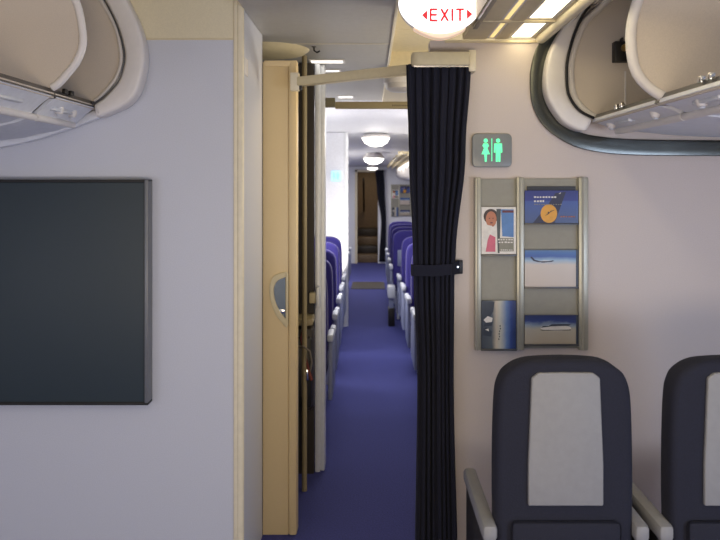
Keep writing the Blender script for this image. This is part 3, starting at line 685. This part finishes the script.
# the same rack on the far end bulkhead
off = Vector((.03, 13.0, 0))
dup(rk, rk.location+off, 'tiny far brochure rack on the white end bulkhead')
for c_, lb in zip(cardsN, ['leaflet with child, upper left of the far rack', 'leaflet with beach, lower left of the far rack', 'dark booklet at the top right of the far rack', 'blue leaflet with tail, top right of the far rack', 'cloud leaflet, middle right of the far rack', 'island leaflet, lower right of the far rack']):
    dup(c_, c_.location+off, 'small blurred '+lb, 'brochures in the far rack')

# ------------------------------------------------------------------ seats
def seat(loc, label, cloth, shell, arm, grey, topz, hw, group):
    """airline seat facing +y; loc on the floor under the middle of its backrest"""
    x, y, z = loc
    o = thing('airline_seat', loc, label, 'seat', group)
    half = [(0, topz), (hw*.32, topz-.002), (hw*.58, topz-.008), (hw*.78, topz-.026), (hw*.93, topz-.06), (hw, topz-.14), (hw*1.02, topz-.40), (hw*.98, .42)]
    prof = smooth(half, 4); prof = [(-a, b) for a, b in prof[::-1]]+prof[1:]
    MB().prism([(x+a, z+b) for a, b in prof], 'y', y-.04, y+.055, .022).build('backrest', cloth, o)
    if grey:
        g = [(0, topz-.034), (hw*.40, topz-.035), (hw*.50, topz-.05), (hw*.55, topz-.3), (hw*.55, topz-.42)]
        g = [(-a, b) for a, b in g[::-1]]+g[1:]
        b = MB().prism([(x+a, z+b_) for a, b_ in g], 'y', y-.052, y-.036, .005).build('back_panel', grey, o)
        MB().box(x-hw*.8, x+hw*.8, y-.062, y-.04, z+.50, z+.68, .015).build('literature_pocket', cloth, o)
    else:
        MB().box(x-hw*.75, x+hw*.75, y-.055, y-.035, z+.66, z+.86, .01).build('tray_table', shell, o)
    MB().box(x-hw*.7, x+hw*.7, y+.05, y+.085, z+topz-.22, z+topz-.03, .02).build('headrest', cloth, o)
    MB().box(x-hw*.95, x+hw*.95, y+.03, y+.48, z+.34, z+.46, .03).build('cushion', cloth, o)
    for sd in (-1, 1):
        xa_ = x+sd*(hw+.022)
        MB().box(xa_-.022, xa_+.022, y-.06, y+(.40 if grey else .16), z+.62, z+.67, .014).build('armrest', arm, o)
        if not grey: MB().box(xa_-.02, xa_+.02, y+.30, y+.42, z+.60, z+.65, .014).build('armrest_knob', arm, o)
        MB().prism([(y-.07, z+.24), (y+.38, z+.24), (y+.38, z+.61), (y-.02, z+.62)], 'x', xa_-.014, xa_+.014, .006).build('side_panel', shell, o)
        MB().prism([(y-.02, z), (y+.03, z), (y+.10, z+.34), (y+.04, z+.34)], 'x', x+sd*hw*.7-.015, x+sd*hw*.7+.015, .004).build('leg', arm, o)
        MB().prism([(y+.42, z), (y+.46, z), (y+.40, z+.34), (y+.34, z+.34)], 'x', x+sd*hw*.7-.015, x+sd*hw*.7+.015, .004).build('leg', arm, o)
    return o
ft = EYE-170*2.18/F
sA = seat((.567, 2.22, 0), 'navy seat with grey back panel directly below the brochure rack', M['navy'], M['black'], M['greycloth'], M['greycloth'], ft-.012, .198, 'navy seats before the right bulkhead')
dup(sA, (1.077, 2.22, 0), 'navy seat with grey back panel cut off by the right edge of the view')
ords = ['nearest', 'second', 'third', 'fourth', 'fifth', 'sixth', 'seventh', 'eighth', 'ninth']
base = seat((-.50, 5.0, 0), 'blue aisle seat left of the aisle, nearest row to the entry', M['blue'], M['bluegrey'], M['armgrey'], None, 1.10, .215, 'blue seats left of the aisle')
for i in range(1, 5): dup(base, (-.50-.006*i, 5.0+.8*i, 0), f'blue aisle seat left of the aisle, {ords[i]} row before the white partition')
for i in range(5): dup(base, (.60-.01*i, 5.0+.8*i, 0), f'blue aisle seat right of the aisle, {ords[i]} row from the entry', 'blue seats right of the aisle')
for i in range(4):
    dup(base, (-.56, 9.5+.8*i, 0), f'blue aisle seat left of the aisle, {ords[i]} row behind the white partition', 'blue seats left of the far aisle')
    dup(base, (.50, 9.3+.8*i, 0), f'blue aisle seat right of the far aisle, {ords[i]} row past the low dark box', 'blue seats right of the far aisle')
b = thing('floor_box', (.25, 8.95, 0), 'low dark box with silver top post at the right aisle edge', 'box')
MB().box(.215, .29, 8.80, 9.02, 0, .21, .008).build('case', M['black'], b)
MB().box(.225, .28, 8.82, 9.0, .21, .33, .006).build('neck', M['bluegrey'], b)
MB().box(.205, .30, 8.78, 9.02, .33, .47, .02).build('cap', M['armgrey'], b)

for o in bpy.data.objects:
    if '_w' in o: del o['_w']
